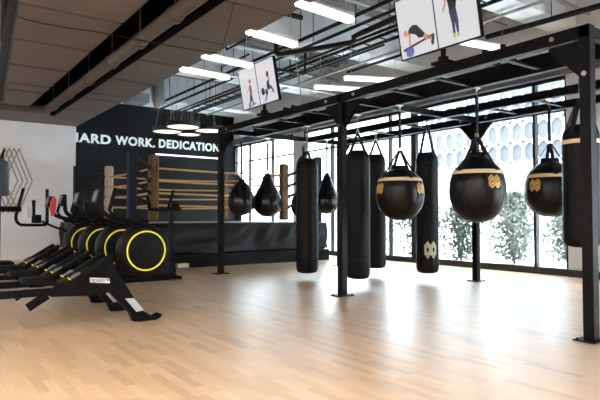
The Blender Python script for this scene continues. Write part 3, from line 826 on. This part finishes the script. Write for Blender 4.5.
# ------------------------------------------------------------------ rowing machines
def rower(loc):
    t = thing('rowing_machine','', 'rowing machine', loc, 'rowing machines in a row')
    b = lambda: MB()
    # side frame (sloping body) and front leg share one plane through the machine
    b().prism([(-.42,.69-.0),(-.36,.66),(-.29,.50),(-.37,.33),(-.56,.31),(-.95,.33),(-.92,.42),(-.88,.46),(-.58,.60)],-.06,.06).build('frame','blackplastic',t,bevel=.012)
    fl = b().prism([(-.40,.66),(-.29,.52),(-.04,.115),(.06,.05),(.03,.0),(-.13,.0),(-.17,.10),(-.38,.33),(-.50,.36)],-.05,.05).build('front_leg','blackplastic',t,bevel=.01)
    m = b(); m.prism([(-.12,.035),(.02,.035),(.10,.035),(.155,.06),(.18,.05),(.155,.02),(.11,.0),(-.10,.0)],-.075,.075); m.build('foot','rubber',fl,bevel=.012)
    b().prism([(-.225,.255),(-.135,.25),(-.02,.115),(-.105,.105)],-.056,-.0505).build('leg_pad','lightgrey',fl)['label'] = 'light grey pad'
    npl = b().prism([(-.58,.445),(-.385,.425),(-.395,.475),(-.585,.495)],-.066,-.0605).build('name_plate','white',t)
    text_mesh('lettering','TECHNOGYM','s_dark_p',npl,-.573,-.398,.443,.477,-.0655,.0015,.02)
    # flywheel
    cx, cz = -.02, .745
    fh = b().lathe([(.001,-.10),(.235,-.10),(.265,-.085),(.275,-.05),(.275,.07),(.25,.10),(.001,.10)],(cx,0,cz),48,'y').build('flywheel_housing','blackplastic',t,ang=50)
    b().lathe([(.197,-.0985),(.197,-.108),(.212,-.108),(.212,-.0985)],(cx,0,cz),56,'y',cap=False).build('flywheel_ring','yellow',fh)
    b().lathe([(.001,-.104),(.06,-.104),(.065,-.1005)],(cx,0,cz),24,'y').build('hub','darkplastic',fh)
    b().prism([(-.25,.90),(.06,.95),(.18,.93),(.27,.80),(.29,.52),(.26,.47),(-.10,.47),(-.30,.55)],-.055,.095).build('shroud','darkplastic',t,bevel=.02)
    # rail, seat
    b().bb((-2.15,-.045,.34),(-.90,.045,.415)).build('rail','blackplastic',t,bevel=.008)
    b().bb((-2.15,-.03,.416),(-.80,.03,.43)).build('rail_top','silver',t)
    m = b(); m.lathe([(.001,-.16),(.035,-.155),(.048,-.13),(.048,.13),(.035,.155),(.001,.16)],(0,0,0),20,'y')
    b().bb((-1.20,-.16,.455),(-.93,.16,.525)).build('seat','rubber',t,bevel=.03)
    b().bb((-1.13,-.05,.431),(-1.0,.05,.455)).build('seat_carriage','darkplastic',t)
    b().cyl((-1.14,-.02,.24),(-.97,-.02,.345),.042,n=16).build('roller','rubber',t)
    b().bb((-2.12,-.22,0),(-2.05,.22,.05)).build('rear_foot','rubber',t,bevel=.01)
    b().bb((-2.11,-.03,.05),(-2.06,.03,.345)).build('rear_leg','blackplastic',t,bevel=.005)
    for s in (-1,1):
        f = b(); R = Matrix.Rotation(-.55,3,'Y')
        f.box((-.62,s*.15,.575),(.52,.10,.045),R); fr = f.build('footrest','darkplastic',t,bevel=.008)
        g = b(); g.box((-.74,s*.15,.535),(.09,.105,.012),R); g.build('heel_cup','dimgrey',fr,bevel=.006)
        h = b(); h.box((-.80,s*.15,.505),(.012,.09,.015),R); h.build('heel_stripe','yellow',fr)
    b().cyl((-.70,-.20,.53),(-.70,.20,.53),.02,n=10).build('foot_axle','darkplastic',t)
    # console arm
    b().tube(smoothpath([(.02,0,1.00),(-.18,0,1.06),(-.36,0,1.10),(-.45,0,1.16),(-.47,0,1.27),(-.47,0,1.36)],6),.026,12).build('console_arm','blackplastic',t)
    cs = b().box((-.50,-.0,1.31),(.045,.17,.15),Matrix.Rotation(.25,3,'Y')).build('console','blackplastic',t,bevel=.01)
    b().box((-.525,-.0,1.317),(.008,.13,.10),Matrix.Rotation(.25,3,'Y')).build('display','dimgrey',cs)
    b().bar((-.42,-.13,1.16),(-.36,-.13,1.40),.035,.035).build('handle_grip','rubber',t,bevel=.01)
    b().tube(smoothpath([(-.12,-.06,.98),(-.22,-.09,1.03),(-.32,-.12,1.05),(-.38,-.13,1.12),(-.42,-.13,1.17)],5),.014,8).build('handle_cord','rubber',t)
    return t
M['s_dark_p'] = mat('dark_print',(.02,.02,.02),.5)
RY = [5.78+.78*k for k in range(4)]
RL = ['rowing machine nearest the camera, its whole yellow ring and white name plate in view','second rowing machine from the camera, its ring half hidden by the nearest one','third rowing machine from the camera, behind the second','farthest rowing machine of the row, next to the white wall']
r0 = rower((2.10,RY[0],0)); r0['label'] = RL[0]
for k in range(1,4):
    c = copy_tree(r0); c.location = (2.10,RY[k],0); c['label'] = RL[k]

# upright exercise bike behind the nearest rower
o = (3.55,9.40,0)
t = thing('exercise_bike','black upright exercise bike standing behind the nearest rowing machine, before the ring','exercise bike',o)
MB(o).prism([(2.97,.02),(3.96,.02),(3.96,.20),(3.80,.42),(3.70,.86),(3.50,.98),(3.18,.96),(3.04,.75),(2.97,.35)],9.30,9.50).build('body_shroud','darkplastic',t,bevel=.02)
MB(o).bb((2.95,9.15,0),(4.0,9.65,.06)).build('base','rubber',t,bevel=.01)
MB(o).bar((3.92,9.40,.05),(3.88,9.40,1.24),.07,.07,(0,1,0)).build('column','blackplastic',t,bevel=.01)
MB(o).tube(smoothpath([(3.42,9.25,1.24),(3.60,9.25,1.23),(3.88,9.30,1.24),(4.04,9.3,1.25)],5),.032,10).build('handlebar','blackplastic',t)
MB(o).bar((3.77,9.25,1.23),(3.87,9.25,1.58),.045,.045,(0,1,0)).build('grip','rubber',t,bevel=.012)
MB(o).bar((3.44,9.25,1.22),(3.40,9.25,1.46),.05,.05,(0,1,0)).build('grip','rubber',t,bevel=.012)
MB(o).bb((3.86,9.26,1.25),(4.0,9.34,1.36)).build('console','blackplastic',t,bevel=.01)
MB(o).bb((3.98,9.3,.18),(4.20,9.42,.24)).build('pedal','lightgrey',t,bevel=.008)
MB(o).bb((4.0,9.29,.245),(4.20,9.43,.258)).build('pedal_stripe','yellow',t)
MB(o).bb((3.28,9.28,.98),(3.44,9.52,1.05)).build('seat','rubber',t,bevel=.02)

# exercise station at the left edge
o = (1.2,10.0,0)
t = thing('ski_trainer','black upright trainer at the left edge with a ribbed drum and a U-shaped grip frame','exercise machine',o)
MB(o).bb((.9,9.7,0),(1.5,10.3,.06)).build('base','rubber',t,bevel=.01)
MB(o).bb((1.18,9.96,.06),(1.25,10.04,1.44)).build('column','blackplastic',t,bevel=.008)
dr = []
z = 1.46
dr += [(.001,1.44),(.15,1.44),(.155,1.46),(.155,1.52)]
for k in range(14):
    zz = 1.53+k*.032
    dr += [(.150,zz),(.150,zz+.02),(.140,zz+.022),(.140,zz+.030)]
dr += [(.13,1.99),(.06,2.04),(.001,2.05)]
M['drum'] = mat('slate_drum',(.035,.045,.06),.5)
MB(o).lathe(dr,(1.215,10.0,0),28).build('drum','drum',t,ang=30)
MB(o).cyl((1.25,10,2.04),(1.29,10,2.2),.03,.012,n=10).build('hook','blackplastic',t)
MB(o).tube([(1.2,9.95,1.23),(1.54,9.95,1.23)],.045,12).build('arm','blackplastic',t)
MB(o).tube(smoothpath([(1.57,9.95,1.57),(1.52,9.95,1.35),(1.47,9.95,1.14),(1.475,9.95,1.04),(1.53,9.95,.98),(1.62,9.95,.97),(1.88,9.95,.97),(1.93,9.95,1.0),(1.935,9.95,1.10),(1.93,9.95,1.57)],5),.026,10).build('grip_frame','blackplastic',t)
MB(o).bb((1.70,9.93,1.0),(1.75,9.97,1.38)).build('cradle_post','blackplastic',t)
MB(o).bb((1.63,9.90,1.10),(1.70,9.94,1.28)).build('cradle','lightgrey',t,bevel=.008)
MB(o).bb((1.74,9.90,1.0),(1.84,9.98,1.14)).build('control_box','blackplastic',t,bevel=.01)
MB(o).tube(smoothpath([(1.85,9.95,1.03),(2.05,9.9,.93),(2.2,9.8,.86),(2.3,9.7,.60),(2.3,9.6,.02)],5),.018,8).build('hose','rubber',t)

# red cloth over a rower console
m = MB(); oo = (1.72,8.40,0)
m.prism([(1.57,1.30),(1.61,1.39),(1.65,1.33),(1.64,1.20),(1.62,1.11),(1.58,1.12),(1.57,1.20)],7.88,7.91)
tag(m.build('towel','red',bevel=.006),'small red towel hung on the farthest rowing machine console','towel')

# dark hanging screen at the upper left edge
o = (.62,4.6,ZS)
t = thing('ceiling_screen','black screen seen edge-on hanging from the soffit at the top left','screen',o)
MB(o).bar((.555,4.58,2.02),(.66,4.62,2.86),.055,.55,(.132,.991,0)).build('casing','screenback',t,bevel=.01)
MB(o).cyl((.62,4.9,2.5),(.62,4.9,ZS+.001),.03,n=10).build('mount_pole','screenback',t)

# ------------------------------------------------------------------ light
w = bpy.data.worlds.new('sky'); S.world = w; w.use_nodes = True
bg = w.node_tree.nodes['Background']
bg.inputs['Color'].default_value = (.80,.91,1.0,1); bg.inputs['Strength'].default_value = 15.5
sun = bpy.data.lights.new('sun','SUN'); sun.energy = 6.0; sun.angle = .02; sun.color = (1,.97,.92)
so = bpy.data.objects.new('sun',sun); COL.objects.link(so)
so.rotation_euler = Vector((-.22,-.50,-.86)).to_track_quat('-Z','Y').to_euler()

S.view_settings.view_transform = 'Standard'; S.view_settings.look = 'None'; S.view_settings.gamma = 1; S.view_settings.use_curve_mapping = False
S.view_settings.exposure = 0.5
